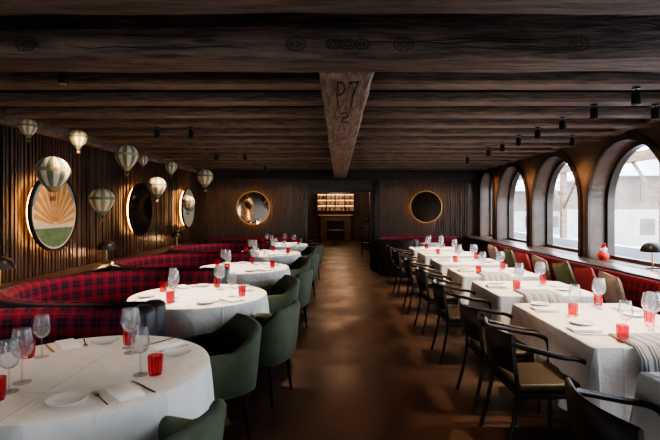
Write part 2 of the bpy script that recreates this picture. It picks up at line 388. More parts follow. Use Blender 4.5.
def rough_line(pts, r):
    out = []; 
    for (x0, y0), (x1, y1) in zip(pts, pts[1:]):
        for k in range(4):
            t = k/4; out.append((x0+(x1-x0)*t+rnd.uniform(-.003, .003), y0+(y1-y0)*t, zc))
    out.append((*pts[-1], zc)); bm = NB(); tube(bm, out, [r*rnd.uniform(.6, 1.3) for _ in out], 5); return bm
obj('carved_mark', rough_line([(.0, 2.88), (-.005, 3.2), (.0, 3.62)], .006), M['carve'], cb)
obj('carved_mark', rough_line([(.0, 2.88), (.035, 2.91), (.045, 3.05), (.03, 3.18), (.0, 3.22)], .006), M['carve'], cb)
obj('carved_mark', rough_line([(.070, 2.90), (.125, 2.87), (.105, 3.2), (.10, 3.62)], .006), M['carve'], cb)
obj('carved_scroll', rough_line([(.02, 3.85), (.07, 3.80), (.09, 3.95), (.04, 4.05), (.03, 4.2), (.09, 4.25)], .005), M['carve'], cb)
def rosette(cx, cz, r, n=10):
    bm = NB(); yy = 2.412
    for k in range(n):
        a = 2*PI*k/n; tube(bm, [(cx+r*.25*math.cos(a), yy, cz+r*.25*math.sin(a)*.7), (cx+r*math.cos(a), yy, cz+r*math.sin(a)*.7)], .0022, 5)
    tube(bm, [(cx+r*1.15*math.cos(2*PI*k/20), yy, cz+.8*r*math.sin(2*PI*k/20)) for k in range(21)], .0025, 5)
    return bm
for cx, w_ in ((-.22, 1), (.05, 3), (.34, 1), (-1.62, 1), (1.25, 1)):
    for i in range(w_):
        obj('carved_rosette', rosette(cx+(i-(w_-1)/2)*.075, 2.45, .034 if w_ == 3 else .045), M['carve'], big)
bm = NB(); rnd = random.Random(3)
for k in range(16):
    x = rnd.uniform(-3, 2.6); z = rnd.uniform(2.42, 2.62); pts = [(x+i*.12, 2.411, z+rnd.uniform(-.008, .008)) for i in range(rnd.randint(4, 9))]
    tube(bm, pts, [.001]+[.003]*(len(pts)-2)+[.001], 5)
obj('cracks', bm, M['carve'], big)
bm = NB()
for k in range(12):
    y = rnd.uniform(3.4, 9); x = rnd.uniform(-.08, .18); pts = [(x+rnd.uniform(-.006, .006), y+i*.14, 2.380) for i in range(rnd.randint(4, 9))]
    tube(bm, pts, [.001]+[.003]*(len(pts)-2)+[.001], 5)
obj('cracks', bm, M['carve'], cb)

# ------------------------------------------------------------ round wall discs
def disc(label, cat, name, loc, axis, R=.45, face='mirror', rim='black', led='led'):
    t = thing(name, label, cat, loc, 0 if axis == 'x' else -PI/2)
    def ring(r0, r1, x0, x1):
        b2 = NB(); lathe(b2, [(r1, x0), (r1, x1), (r0, x1), (r0, x0), (r1, x0)], 56)
        bmesh.ops.remove_doubles(b2, verts=b2.verts, dist=1e-5)
        bmesh.ops.rotate(b2, matrix=Matrix.Rotation(PI/2, 3, 'Y'), verts=b2.verts, cent=(0, 0, 0)); return b2
    mi = 'mirror' in name
    fr = obj('mirror_frame' if mi else 'panel_frame', ring(R-.025, R, .085, .125), M[rim], t)
    b2 = NB(); lathe(b2, [(R-.02, .09), (R-.02, .112), (0, .112)], 56); bmesh.ops.rotate(b2, matrix=Matrix.Rotation(PI/2, 3, 'Y'), verts=b2.verts, cent=(0, 0, 0))
    obj('mirror_glass' if mi else 'panel_face', b2, M[face], t)
    obj('light_strip', ring(R-.06, R-.045, .045, .08), M[led], fr)
    b2 = NB(); lathe(b2, [(.12, .0), (.12, .09), (0, .09)], 24); bmesh.ops.rotate(b2, matrix=Matrix.Rotation(PI/2, 3, 'Y'), verts=b2.verts, cent=(0, 0, 0))
    obj('wall_bracket', b2, M['black'], t)
    return t
XW = XL+.052
t1 = disc('round backlit art panel with an orange fan on cream', 'wall art', 'art_panel', (XW, 5.65, 1.55), 'x', .47, 'artcream')
def flat(parent, name, polys, m, x=.114):
    bm = NB()
    for pl in polys:
        V = [bm.verts.new((x, y, z)) for y, z in pl]; W = [bm.verts.new((x+.003, y, z)) for y, z in pl]
        bm.faces.new(V); bm.faces.new(W)
        for i in range(len(pl)): bm.faces.new((V[i], V[(i+1) % len(pl)], W[(i+1) % len(pl)], W[i]))
    return obj(name, bm, m, parent, smooth=False)
def fan(cy, cz, r0, r1, a0, a1, n, duty=.6, lim=.40):
    out = []
    for k in range(n):
        a = a0+(a1-a0)*k/n; b = a+(a1-a0)/n*duty
        rr = r1
        while math.hypot(cy+rr*math.cos((a+b)/2), cz+rr*math.sin((a+b)/2)) > lim: rr -= .01
        out.append([(cy+r0*math.cos(a), cz+r0*math.sin(a)), (cy+rr*math.cos(a), cz+rr*math.sin(a)), (cy+rr*1.04*math.cos((a+b)/2), cz+rr*1.04*math.sin((a+b)/2)), (cy+rr*math.cos(b), cz+rr*math.sin(b)), (cy+r0*math.cos(b), cz+r0*math.sin(b))])
    return out
def band(r0, r1, a0, a1, n=24):
    return [[(r0*math.cos(a), r0*math.sin(a)), (r1*math.cos(a), r1*math.sin(a)), (r1*math.cos(b), r1*math.sin(b)), (r0*math.cos(b), r0*math.sin(b))]
            for a, b in ((a0+(a1-a0)*i/n, a0+(a1-a0)*(i+1)/n) for i in range(n))]
flat(t1, 'blue_border', band(.39, .44, .1*PI, .95*PI), M['artblue'])
seg = [(.42*math.cos(a), .42*math.sin(a)) for a in [math.radians(207+126*i/24) for i in range(25)]]
flat(t1, 'green_band', [seg], M['artolive'])
flat(t1, 'orange_fan', fan(0, -.16, .05, .56, .04*PI, .96*PI, 12), M['artorange'], .1145)
disc('round smoked mirror with warm backlight, middle of left wall', 'mirror', 'wall_mirror', (XW, 8.13, 1.57), 'x', .46, 'darkmirror', led='led2')
t3 = disc('round backlit art panel nearest the far end of left wall', 'wall art', 'art_panel', (XW, 10.7, 1.6), 'x', .46, 'artcream')
flat(t3, 'olive_fan', fan(0, -.1, .06, .32, .05*PI, .95*PI, 9), M['artolive'])
disc('round backlit mirror on far wall left of the doorway', 'mirror', 'wall_mirror', (-2.2, YF-.052, 1.6), 'y', .44, 'mirror', 'brass', 'led2')
disc('round backlit mirror on far wall right of the doorway', 'mirror', 'wall_mirror', (2.29, YF-.052, 1.63), 'y', .42, 'darkmirror', 'brass', 'led2')

# ------------------------------------------------------------ booths
def booth_path(xe, xb, yc, h, rc, n=14, xe2=None):
    p = []
    xe2 = xe if xe2 is None else xe2
    for i in range(9): p.append((xe+(xb+rc-xe)*i/8, yc-h))
    for i in range(1, n+1):
        a = PI/2*i/n; p.append((xb+rc-rc*math.sin(a), yc-h+rc-rc*math.cos(a)))
    if h > rc+.01: p.append((xb, yc))
    for i in range(n+1):
        a = PI/2*i/n
        q_ = (xb+rc-rc*math.cos(a), yc+h-rc+rc*math.sin(a))
        if (Vector(q_)-Vector(p[-1])).length > 1e-4: p.append(q_)
    for i in range(1, 9): p.append((xb+rc+(xe2-xb-rc)*i/8, yc+h))
    return p
PADP = [(.0, .44), (-.012, .55), (-.012, .76), (.0, .83), (.03, .865), (.07, .87), (.10, .85), (.10, .44)]
SHELLP = [(.102, .06), (.102, .84), (.115, .865), (.14, .855), (.15, .82), (.15, .06)]
SEATP = [(-.48, .32), (-.50, .36), (-.50, .42), (-.47, .455), (-.40, .465), (-.005, .455), (-.005, .32)]
BASEP = [(-.44, .0), (-.44, .318), (.10, .318), (.10, 0)]
def banquette(label, path, ends, group=None, m='tartan', name='booth_banquette'):
    t = thing(name, label, 'banquette', (path[len(path)//2][0], path[len(path)//2][1], 0), 0, group)
    ox, oy = t.location.x, t.location.y; pth = [(a-ox, b-oy) for a, b in path]
    for nm, pf, mm in (('backrest', PADP, m), ('back_shell', SHELLP, 'leather'), ('seat', SEATP, m), ('base', BASEP, 'leather')):
        bm = NB(); sweep(bm, pth, pf); obj(nm, bm, M[mm], t)
    for i, sgn in ends:
        p = Vector(pth[i]); q_ = Vector(pth[i+1 if i == 0 else i-1]); d = (p-q_).normalized(); nr = Vector((-d.y, d.x))*sgn
        c = p+nr*.07+d*.02
        bm = NB(); lathe(bm, [(.085, .03), (.088, .4), (.088, .82), (.078, .86), (.05, .882), (0, .886)], 24, (c.x, c.y, 0)); obj('end_post', bm, M['leather'], t)
    return t
TY = [2.47+2.1*k for k in range(5)]; TX = -1.36
for k, ty in enumerate(TY):
    banquette('horseshoe red tartan booth around the %s round table' % (['nearest', 'second', 'third', 'fourth', 'farthest'][k]),
              booth_path(-1.45, -3.0, ty, .88, .86, xe2=(-1.0 if k == 4 else None)), ((0, -1), (-1, 1)), 'tartan booths along the left wall')
banquette('long straight red tartan banquette under the arched windows', [(3.12, -1.2+(10.6+.2)*i/40) for i in range(41)][::-1], (), m='tartan2', name='window_banquette')
pth = [(1.75-.0, 10.75)] + [(1.75-.62*math.sin(PI*i/24), 11.37-.62*math.cos(PI*i/24)) for i in range(1, 24)] + [(1.75+(3.1-1.75)*i/8, 11.99) for i in range(9)]
banquette('curved corner banquette with black rounded back right of the doorway', pth, ((0, -1),), m='tartan2', name='corner_banquette')

# ------------------------------------------------------------ tables
def cloth_round(R, drop, seed):
    rnd = random.Random(seed); bm = NB(); N = 144
    ph = [rnd.uniform(0, 6.28) for _ in range(4)]
    def wave(a): return (.5+.5*math.sin(13*a+ph[0]+.9*math.sin(2*a+ph[1])))**1.5*.7 + (.5+.5*math.sin(7*a+ph[2]))*.3 + .25*(.5+.5*math.cos(4*a+ph[3]))
    rings = [[bm.verts.new((0, 0, .75))]]
    for rr in (.25, .5, .75, .92, .985): rings.append([bm.verts.new((R*rr*math.cos(2*PI*i/N), R*rr*math.sin(2*PI*i/N), .75)) for i in range(N)])
    rings.append([bm.verts.new((R*math.cos(2*PI*i/N), R*math.sin(2*PI*i/N), .746)) for i in range(N)])
    for j in range(9):
        t = j/8; ring = []
        for i in range(N):
            a = 2*PI*i/N; w = wave(a); r = R+.004+.08*t**.8*w-.02*t
            z = .738-t*(drop*(.93+.10*math.cos(4*a+ph[3])))
            ring.append(bm.verts.new((r*math.cos(a), r*math.sin(a), z)))
        rings.append(ring)
    for A, B in zip(rings, rings[1:]):
        for i in range(N):
            k = (i+1) % N
            if len(A) == 1: bm.faces.new((A[0], B[i], B[k]))
            else: bm.faces.new((A[i], B[i], B[k], A[k]))
    return bm
def cloth_rect(hx, hy, drop, seed):
    rnd = random.Random(seed); bm = NB(); ph = [rnd.uniform(0, 6.28) for _ in range(3)]
    rc = .025; L = []
    def seg(p, q_, n):
        for i in range(n): L.append((p[0]+(q_[0]-p[0])*i/n, p[1]+(q_[1]-p[1])*i/n, None))
    def arc(cx, cy, a0):
        for i in range(8):
            a = a0+PI/2*i/8; L.append((cx+rc*math.cos(a), cy+rc*math.sin(a), a))
    seg((hx, -hy+rc), (hx, hy-rc), 36); arc(hx-rc, hy-rc, 0)
    seg((hx-rc, hy), (-hx+rc, hy), 36); arc(-hx+rc, hy-rc, PI/2)
    seg((-hx, hy-rc), (-hx, -hy+rc), 36); arc(-hx+rc, -hy+rc, PI)
    seg((-hx+rc, -hy), (hx-rc, -hy), 36); arc(hx-rc, -hy+rc, 1.5*PI)
    N = len(L); rings = [[bm.verts.new((0, 0, .75))]]
    for f in (.3, .6, .85, .985): rings.append([bm.verts.new((x*f, y*f, .75)) for x, y, a in L])
    rings.append([bm.verts.new((x, y, .747)) for x, y, a in L])
    info = []
    for i, (x, y, a) in enumerate(L):
        if a is not None: nx, ny = math.cos(a), math.sin(a)
        elif abs(abs(x)-hx) < 1e-6: nx, ny = (1 if x > 0 else -1), 0
        else: nx, ny = 0, (1 if y > 0 else -1)
        cd = min(abs(x)-hx, 0)**2 + min(abs(y)-hy, 0)**2
        info.append((nx, ny, math.exp(-cd/.015)))
    for j in range(9):
        t = j/8; ring = []
        for i, (x, y, a) in enumerate(L):
            nx, ny, cf = info[i]
            sx = x*17+y*17
            w = .55*(.5+.5*math.sin(sx+ph[0]+.8*math.sin(sx*.37)))**1.5+.2*(.5+.5*math.sin(2.3*sx+ph[1]))
            o = .004+.065*t*w*(1-cf)+.09*t*cf*(.6+.4*(a is not None))
            ring.append(bm.verts.new((x+nx*o, y+ny*o, .742-t*(drop*(1+.08*cf)))))
        rings.append(ring)
    for A, B in zip(rings, rings[1:]):
        for i in range(N):
            k = (i+1) % N
            if len(A) == 1: bm.faces.new((A[0], B[i], B[k]))
            else: bm.faces.new((A[i], B[i], B[k], A[k]))
    return bm
TR = .65
RN = ['nearest', 'second', 'third', 'fourth', 'farthest']
def make_round():
    t = thing('round_table', '', 'table')
    bm = NB(); lathe(bm, [(0, .71), (.60, .71), (.615, .72), (.615, .735), (.605, .742), (0, .742)], 48); obj('tabletop', bm, M['blackwood'], t)
    bm = NB(); lathe(bm, [(.04, .03), (.04, .709)], 20); obj('column', bm, M['black'], t)
    bm = NB(); lathe(bm, [(.24, 0), (.24, .015), (.06, .035), (0, .035)], 32); obj('base', bm, M['black'], t)
    return t
pr = Proto(make_round)
for k, ty in enumerate(TY):
    pr.put((TX, ty, 0), 0, 'round table under white cloth, %s in the left row' % RN[k], 'round booth tables')
    c = obj('tablecloth', cloth_round(TR, .46, k), M['cloth'], loc=(TX, ty, 0)); tag(c, 'white cloth draped over the %s round booth table' % RN[k], 'tablecloth', 'round white tablecloths')
RX0, RX1 = 1.56, 2.56
RT = [(1.15, 2.42), (2.83, 4.16), (4.50, 5.42), (5.80, 6.62), (7.02, 7.86), (8.28, 9.1), (9.5, 10.2)]
QN = ['nearest', 'second', 'third', 'fourth', 'fifth', 'sixth', 'farthest']
for k, (a, b) in enumerate(RT):
    cx, cy = (RX0+RX1)/2, (a+b)/2; hx, hy = (RX1-RX0)/2, (b-a)/2
    t = thing('rectangular_table', 'rectangular table under white cloth, %s in the window row' % QN[k], 'table', (cx, cy, 0), 0, 'rectangular window tables')
    bm = NB(); box(bm, -hx+.02, hx-.02, -hy+.02, hy-.02, .71, .742, .005); obj('tabletop', bm, M['blackwood'], t)
    for sx in (-1, 1):
        for sy in (-1, 1):
            bm = NB(); box(bm, sx*(hx-.08)-.025, sx*(hx-.08)+.025, sy*(hy-.08)-.025, sy*(hy-.08)+.025, 0, .709, .004); obj('leg', bm, M['blackwood'], t)
    c = obj('tablecloth', cloth_rect(hx, hy, .50, 40+k), M['cloth'], loc=(cx, cy, 0)); tag(c, 'white cloth hanging over the %s rectangular window table' % QN[k], 'tablecloth', 'rectangular white tablecloths')
    if k in (1, 2, 3):
        x0 = 1.80-cx; x1 = 2.16-cx; bm = NB(); th = .012; N = 10
        path = [(-hy+.26, .757), (-hy+.15, .757), (-hy+.02, .757), (-hy-.012, .748), (-hy-.06, .70), (-hy-.075, .62), (-hy-.085, .54)]
        V = []
        for i in range(N+1):
            x = x0+(x1-x0)*i/N
            V.append([[bm.verts.new((x, y-(.012*math.sin(i*1.9)*(1 if j > 3 else 0)), z)) for j, (y, z) in enumerate(path)], [bm.verts.new((x, y-(.012*math.sin(i*1.9)+.0 if j > 3 else 0)-(th if j > 3 else 0), z+(th if j <= 3 else 0))) for j, (y, z) in enumerate(path)]])
        for i in range(N):
            for s_ in (0, 1):
                for j in range(len(path)-1): bm.faces.new((V[i][s_][j], V[i+1][s_][j], V[i+1][s_][j+1], V[i][s_][j+1]))
            for j in (0, -1): bm.faces.new((V[i][0][j], V[i+1][0][j], V[i+1][1][j], V[i][1][j]))
        for i in (0, N):
            for j in range(len(path)-1): bm.faces.new((V[i][0][j], V[i][0][j+1], V[i][1][j+1], V[i][1][j]))
        o = obj('blanket', bm, M['stripe'], loc=(cx, cy, 0)); tag(o, 'grey striped blanket draped over near end of %s window table' % QN[k], 'blanket', 'striped blankets on window tables')
c = obj('tablecloth', cloth_round(.30, .46, 99), M['cloth'], loc=(2.25, 11.15, 0)); tag(c, 'small round white tablecloth in the far corner banquette', 'tablecloth')
o = dup(pr.o, (2.25, 11.15, 0), 0, 'small round table inside the far corner banquette'); del o['group']; o.scale = (.46, .46, 1)

# ------------------------------------------------------------ chairs
def make_green():
    t = thing('upholstered_armchair', '', 'armchair')
    n = 44; pth = []
    for i in range(n+1):
        a = math.radians(303-246*i/n)
        c, s = math.cos(a), math.sin(a); e = .60
        pth.append((.255*math.copysign(abs(c)**e, c)-.01, .265*math.copysign(abs(s)**e, s)))
    def pf(i, u):
        k = 1-abs(2*u-1); top = .645+.145*min(1, max(0, (k-.32)/.36))**1.1
        if i < 2 or i > n-2: top -= .02
        b = .34; th = .035
        def ln(z): return (z-.4)*.10*min(1, k*2.0)
        pts = [(-th, b+.02), (-th, .5), (-th, top-.03), (-th*.6, top-.008), (0, top), (th*.6, top-.008), (th, top-.03), (th, .5), (th, b+.02), (0, b)]
        return [(o+ln(z), z) for o, z in pts]
    bm = NB(); sweep(bm, pth, pf)
    obj('backrest', bm, M['green'], t, angle=70)
    bm = NB(); box(bm, -.21, .24, -.218, .218, .345, .475, .04, 4); obj('seat', bm, M['green'], t, angle=70)
    bm = NB(); box(bm, -.215, .215, -.218, .218, .31, .344, .006); obj('seat_frame', bm, M['blackwood'], t)
    for sx in (-1, 1):
        for sy in (-1, 1):
            bm = NB(); tube(bm, [(sx*.19, sy*.195, .31), (sx*.22, sy*.215, 0)], [.018, .010], 10); obj('leg', bm, M['blackwood'], t)
    return t
pg = Proto(make_green)
for k, ty in enumerate(TY):
    for (dx, dy, w) in ((.68, -.62, 'near'), (.56, .80, 'far')):
        if k == 4 and w == 'far': continue
        x, y = TX+dx, ty+dy
        ang = PI-.25 if w == 'near' else PI+.38
        if k == 0 and w == 'near': x, y, ang = -.83, 1.86, PI-.35
        if k == 0 and w == 'far': x, y, ang = -.90, 3.27, PI+.5
        pg.put((x, y, 0), ang, 'green upholstered armchair at %s round table, %s' % (RN[k], 'its side nearer the camera' if w == 'near' else 'its side toward the doorway'), 'green armchairs')
def bez(p, n=14):
    out = []
    P_ = [Vector(p[0])]+[Vector(v) for v in p]+[Vector(p[-1])]
    for i in range(1, len(P_)-2):
        a, b, c, d = P_[i-1:i+3]
        for k in range(n):
            t = k/n; out.append(.5*((2*b)+(c-a)*t+(2*a-5*b+4*c-d)*t*t+(3*b-a-3*c+d)*t**3))
    out.append(P_[-2]); return out
def make_black():
    t = thing('dining_armchair', '', 'armchair')
    bm = NB(); box(bm, -.20, .22, -.225, .225, .425, .475, .022, 4); obj('seat', bm, M['seatbrown'], t, angle=70)
    bm = NB(); box(bm, -.21, .225, -.235, .235, .385, .424, .008); obj('seat_frame', bm, M['blackwood'], t)
    pth = [(-.225-.055*math.cos(PI/2*v), .245*v) for v in [1-2*i/20 for i in range(21)]]
    bm = NB(); sweep(bm, [(x, y) for x, y in pth][::-1], lambda i, u: [(o+(z-.45)*.10, z) for o, z in ((-.014, .56), (-.016, .64), (-.014, .79), (0, .802), (.014, .79), (.016, .64), (.014, .56), (0, .552))])
    obj('backrest', bm, M['blackwood'], t, angle=60)
    for s in (-1, 1):
        bm = NB(); tube(bm, bez([(-.255, s*.245, .74), (-.15, s*.272, .715), (.02, s*.29, .675), (.14, s*.285, .655), (.205, s*.27, .62), (.22, s*.26, .55), (.217, s*.247, .43)], 5), .014, 10, 1.2)
        obj('armrest', bm, M['blackwood'], t, angle=70)
        bm = NB(); tube(bm, [(.21, s*.235, .44), (.215, s*.238, 0)], [.016, .011], 10); obj('leg', bm, M['blackwood'], t)
        bm = NB(); tube(bm, bez([(-.262, s*.238, .78), (-.235, s*.235, .6), (-.215, s*.225, .42), (-.25, s*.232, .2), (-.30, s*.24, 0)], 4), .014, 10); obj('leg', bm, M['blackwood'], t)
    return t
pb = Proto(make_black)
bch = [(0, 1.95), (1, 3.18), (1, 3.86), (2, 5.0), (3, 6.1), (4, 7.25), (5, 8.6), (6, 9.9)]
seen = {}
for k, y in bch:
    w = seen.get(k, 0); seen[k] = 1
    only = sum(1 for a in bch if a[0] == k) == 1
    pb.put((1.35, y, 0), random.uniform(-.04, .04), 'black wooden armchair at the %s window table%s' % (QN[k], '' if only else (', nearer the camera' if not w else ', nearer the doorway')), 'black armchairs along the aisle')

# ------------------------------------------------------------ tableware
def make_wine():
    t = thing('wine_glass', '', 'wine glass')
    bm = NB(); lathe(bm, [(.004, .108), (.018, .111), (.034, .124), (.0435, .148), (.045, .168), (.041, .20), (.034, .238), (.0332, .238), (.040, .20), (.0438, .168), (.0423, .149), (.033, .126), (.017, .1135), (0, .112)], 24); obj('bowl', bm, M['glass'], t)
    bm = NB(); tube(bm, [(0, 0, .006), (0, 0, .012), (0, 0, .05), (0, 0, .109)], [.010, .0045, .0035, .005], 10); obj('stem', bm, M['glass'], t)
    bm = NB(); lathe(bm, [(.037, 0), (.037, .0025), (.012, .007), (0, .008)], 24); obj('foot', bm, M['glass'], t)
    return t
def make_tumbler():
    bm = NB(); rf = lambda a, z, i: 1+(.06 if (i//2) % 2 else -.06)
    lathe(bm, [(.0, 0), (.028, 0), (.031, .008), (.034, .05), (.0355, .100), (.0325, .100), (.031, .05), (.027, .014), (0, .012)], 40, rfun=rf)
    o = obj('tumbler', bm, M['redglass'], angle=20); return tag(o, '', 'tumbler')
def make_plate():
    bm = NB(); lathe(bm, [(0, 0), (.05, 0), (.055, .004), (.082, .013), (.082, .016), (.055, .008), (.048, .006), (0, .006)], 36)
    o = obj('side_plate', bm, M['china']); return tag(o, '', 'plate')
def make_napkin():
    bm = NB()
    for (a, b, c, d, z) in ((-.055, .055, -.10, .10, 0), (-.052, .050, -.097, .098, .008)):
        box(bm, a, b, c, d, z, z+.0085, .003, 2)
    for v in bm.verts:
        v.co.z += .006*max(0, math.sin(v.co.y*22+1))*(1 if v.co.z > .004 else 0)
    o = obj('napkin', bm, M['napkin']); return tag(o, '', 'napkin')
def flatpoly(bm, pts, z0, z1):
    V = [bm.verts.new((x, y, z0)) for x, y in pts]; W = [bm.verts.new((x, y, z1)) for x, y in pts]
    bm.faces.new(V[::-1]); bm.faces.new(W)
    for i in range(len(pts)): j = (i+1) % len(pts); bm.faces.new((V[i], V[j], W[j], W[i]))
def make_knife():
    bm = NB(); flatpoly(bm, [(-.006, -.11), (.006, -.11), (.007, -.02), (.005, -.01), (.010, .0), (.010, .08), (.004, .11), (-.005, .115), (-.005, -.01), (-.007, -.02)], 0, .003)
    o = obj('table_knife', bm, M['steel'], smooth=False); return tag(o, '', 'knife')
def make_fork():
    bm = NB(); pts = [(-.004, -.10), (.004, -.10), (.003, .02), (.011, .045)]
    for k in range(4):
        x = .011-k*.0064; pts += [(x, .095), (x-.0028, .095)] + ([(x-.0028, .055), (x-.0064, .055)] if k < 3 else [])
    pts += [(-.011, .045), (-.003, .02)]
    flatpoly(bm, pts, 0, .0028)
    o = obj('table_fork', bm, M['steel'], smooth=False); return tag(o, '', 'fork')
PR = {'w': Proto(make_wine), 't': Proto(make_tumbler), 'p': Proto(make_plate), 'n': Proto(make_napkin), 'k': Proto(make_knife), 'f': Proto(make_fork)}
PR['W'] = PR['w']
NM = {'w': 'clear wine glass', 'W': 'larger clear wine glass', 't': 'ribbed red glass tumbler', 'p': 'small white side plate', 'n': 'folded white napkin', 'k': 'steel table knife', 'f': 'steel table fork'}
GR = {'w': 'wine glasses', 'W': 'larger wine glasses', 't': 'red tumblers', 'p': 'side plates', 'n': 'white napkins', 'k': 'table knives', 'f': 'table forks'}
ZT = .7525
def item(c, x, y, rz, where): PR[c].put((x, y, ZT), rz, NM[c]+' '+where, GR[c], 1.1 if c == 'W' else None)
def setting(ex, ey, ang, where, keys='nfkpwt'):
    u = Vector((math.cos(ang), math.sin(ang))); r = Vector((u.y, -u.x))
    def at(f, s): return (ex+u.x*f+r.x*s, ey+u.y*f+r.y*s)
    rz = ang-PI/2
    for c, f, s in (('n', .13, 0), ('f', .13, -.095), ('k', .13, .095), ('p', .20, -.20), ('w', .30, .15), ('W', .35, .04), ('t', .25, .22)):
        if c in keys:
            x, y = at(f+random.uniform(-.01, .01), s+random.uniform(-.01, .01)); item(c, x, y, rz+random.uniform(-.12, .12), where)
SIDES = [(-42, 'by the near armchair'), (52, 'by the far armchair'), (128, 'at the booth seat farther from camera'), (222, 'at the booth seat nearer the camera')]
for k, ty in enumerate(TY):
    for si, (dg, w) in enumerate(SIDES):
        keys = ('nfkpwt' if k < 3 else ('npwt' if k < 4 else 'nwt')) + ('W' if si in (1, 3) and k < 4 else '')
        a = math.radians(dg); setting(TX+(TR-.02)*math.cos(a), ty+(TR-.02)*math.sin(a), a+PI, 'on the %s round table, %s' % (RN[k], w), keys=keys)
for k, (a, b) in enumerate(RT):
    keys = ('nfkpwt' if k < 4 else ('npwt' if k < 5 else 'nwt'))+'W'
    if (b-a) > 1.1:
        for j, y in enumerate((a+.37, b-.30)):
            if k == 0 and j == 0: continue
            e = 'near end' if j == 0 else 'far end'
            setting(RX0+.02, y, 0, 'on the %s window table, aisle side, %s' % (QN[k], e), keys=keys.replace('W', ''))
            setting(RX1-.02, y, PI, 'on the %s window table, banquette side, %s' % (QN[k], e), keys=keys)
    else:
        y = (a+b)/2+.04
        setting(RX0+.02, y, 0, 'on the %s window table, aisle side' % QN[k], keys=keys)
        setting(RX1-.02, y, PI, 'on the %s window table, banquette side' % QN[k], keys=keys)

# ------------------------------------------------------------ cushions
def pillow(w, h, t):
    bm = NB(); uv = bm.loops.layers.uv.verify(); N = 16; g = [{}, {}]
    for s in (0, 1):
        for i in range(N+1):
            for j in range(N+1):
                u, v = -1+2*i/N, -1+2*j/N
                th = t*(max(0, (1-u**4)*(1-v**4)))**.55
                edge = i in (0, N) or j in (0, N)
                if s and edge: g[1][i, j] = g[0][i, j]; continue
                g[s][i, j] = bm.verts.new((w/2*u*(1-.08*(1-v*v)*abs(u)**3), (th if s == 0 else -th), h/2*v*(1-.08*(1-u*u)*abs(v)**3)))
        for i in range(N):
            for j in range(N):
                f = bm.faces.new((g[s][i, j], g[s][i+1, j], g[s][i+1, j+1], g[s][i, j+1]))
                for lp, (a, b) in zip(f.loops, ((i, j), (i+1, j), (i+1, j+1), (i, j+1))): lp[uv].uv = (a/N*w, b/N*h)
    return bm
cus = [(2.1, 'rose', 'red'), (3.5, 'olive', 'olive green'), (4.02, 'rose', 'red'), (5.0, 'beige', 'beige'), (5.5, 'rose', 'red'), (6.05, 'olive', 'olive green'), (6.75, 'beige', 'beige'), (7.4, 'rose', 'red'), (7.95, 'olive', 'olive green'), (8.8, 'beige', 'beige')]
for i, (y, m, nm) in enumerate(cus):
    o = obj('cushion', pillow(.42, .42, .06), M[m], loc=(2.955, y, .70)); o.rotation_euler = (math.radians(16), random.uniform(-.2, .2), -PI/2+random.uniform(-.12, .12))
    tag(o, '%s cushion leaning on the window banquette, %s counted from the camera' % (nm, ['first', 'second', 'third', 'fourth', 'fifth', 'sixth', 'seventh', 'eighth', 'ninth', 'tenth'][i]), 'cushion', 'banquette cushions')

# ------------------------------------------------------------ dome lamps
def make_lamp():
    t = thing('table_lamp', '', 'table lamp')
    bm = NB(); lathe(bm, [(.07, 0), (.07, .012), (.02, .02), (0, .02)], 28); obj('lamp_base', bm, M['black'], t)
    bm = NB(); lathe(bm, [(.011, .02), (.011, .25)], 14); obj('pole', bm, M['brass'], t)
    bm = NB(); lathe(bm, [(0, .318), (.035, .315), (.078, .297), (.109, .262), (.124, .225), (.127, .20), (.130, .20), (.127, .225), (.112, .265), (.08, .30), (.035, .318), (0, .321)], 32)
    sh = obj('lamp_shade', bm, M['black'], t)
    bm = NB(); lathe(bm, [(.0, .195), (.022, .20), (.03, .22), (.022, .245), (0, .25)], 18); obj('bulb', bm, M['bulb'], sh)
    return t
pl = Proto(make_lamp)
LG = 'black dome table lamps'
for (x, y, z, lb) in ((-3.36, 4.62, .80, 'black dome table lamp on the left ledge, nearest the camera'), (-3.36, 6.75, .80, 'black dome table lamp on the left ledge, second from camera'),
                      (-3.36, 9.7, .80, 'black dome table lamp on the left ledge, farthest from camera'),
                      (3.80, 5.62, ZS, 'black dome table lamp on the sill of the nearest arched window')):
    pl.put((x, y, z), 0, lb, LG)
    li = bpy.data.lights.new('lamp_glow', 'POINT'); li.energy = 8 if x < 0 else 4; li.color = (1, .55, .25); li.shadow_soft_size = .03
    lo = bpy.data.objects.new('lamp_glow', li); C.objects.link(lo); lo.location = (x, y, z+.17)
t = thing('felt_ornament', 'small red and white felt ornament on the sill beside the nearest arch', 'ornament', (3.76, 6.58, ZS))
bm = NB(); lathe(bm, [(0, 0), (.05, 0), (.068, .025), (.072, .055), (.06, .09), (.04, .11), (0, .115)], 24); bd = obj('body', bm, M['red'], t)
bm = NB(); lathe(bm, [(0, .10), (.030, .105), (.042, .125), (.044, .145), (.036, .165), (0, .175)], 20); obj('head', bm, M['white'], t)
bm = NB(); tube(bm, [(0, 0, .155), (0, 0, .18), (0, -.01, .205), (0, -.03, .222), (0, -.055, .225)], [.040, .032, .022, .013, .006], 14); cp = obj('cap', bm, M['red'], t)
bm = NB(); lathe(bm, [(.03, .148), (.045, .150), (.045, .162), (.03, .166), (.03, .148)], 20); obj('cap_trim', bm, M['white'], cp)
for s in (-1, 1):
    bm = NB(); tube(bm, [(-.01, s*.045, .09), (-.02, s*.07, .07), (-.045, s*.07, .05)], [.018, .016, .014], 10); obj('arm', bm, M['red'], bd)

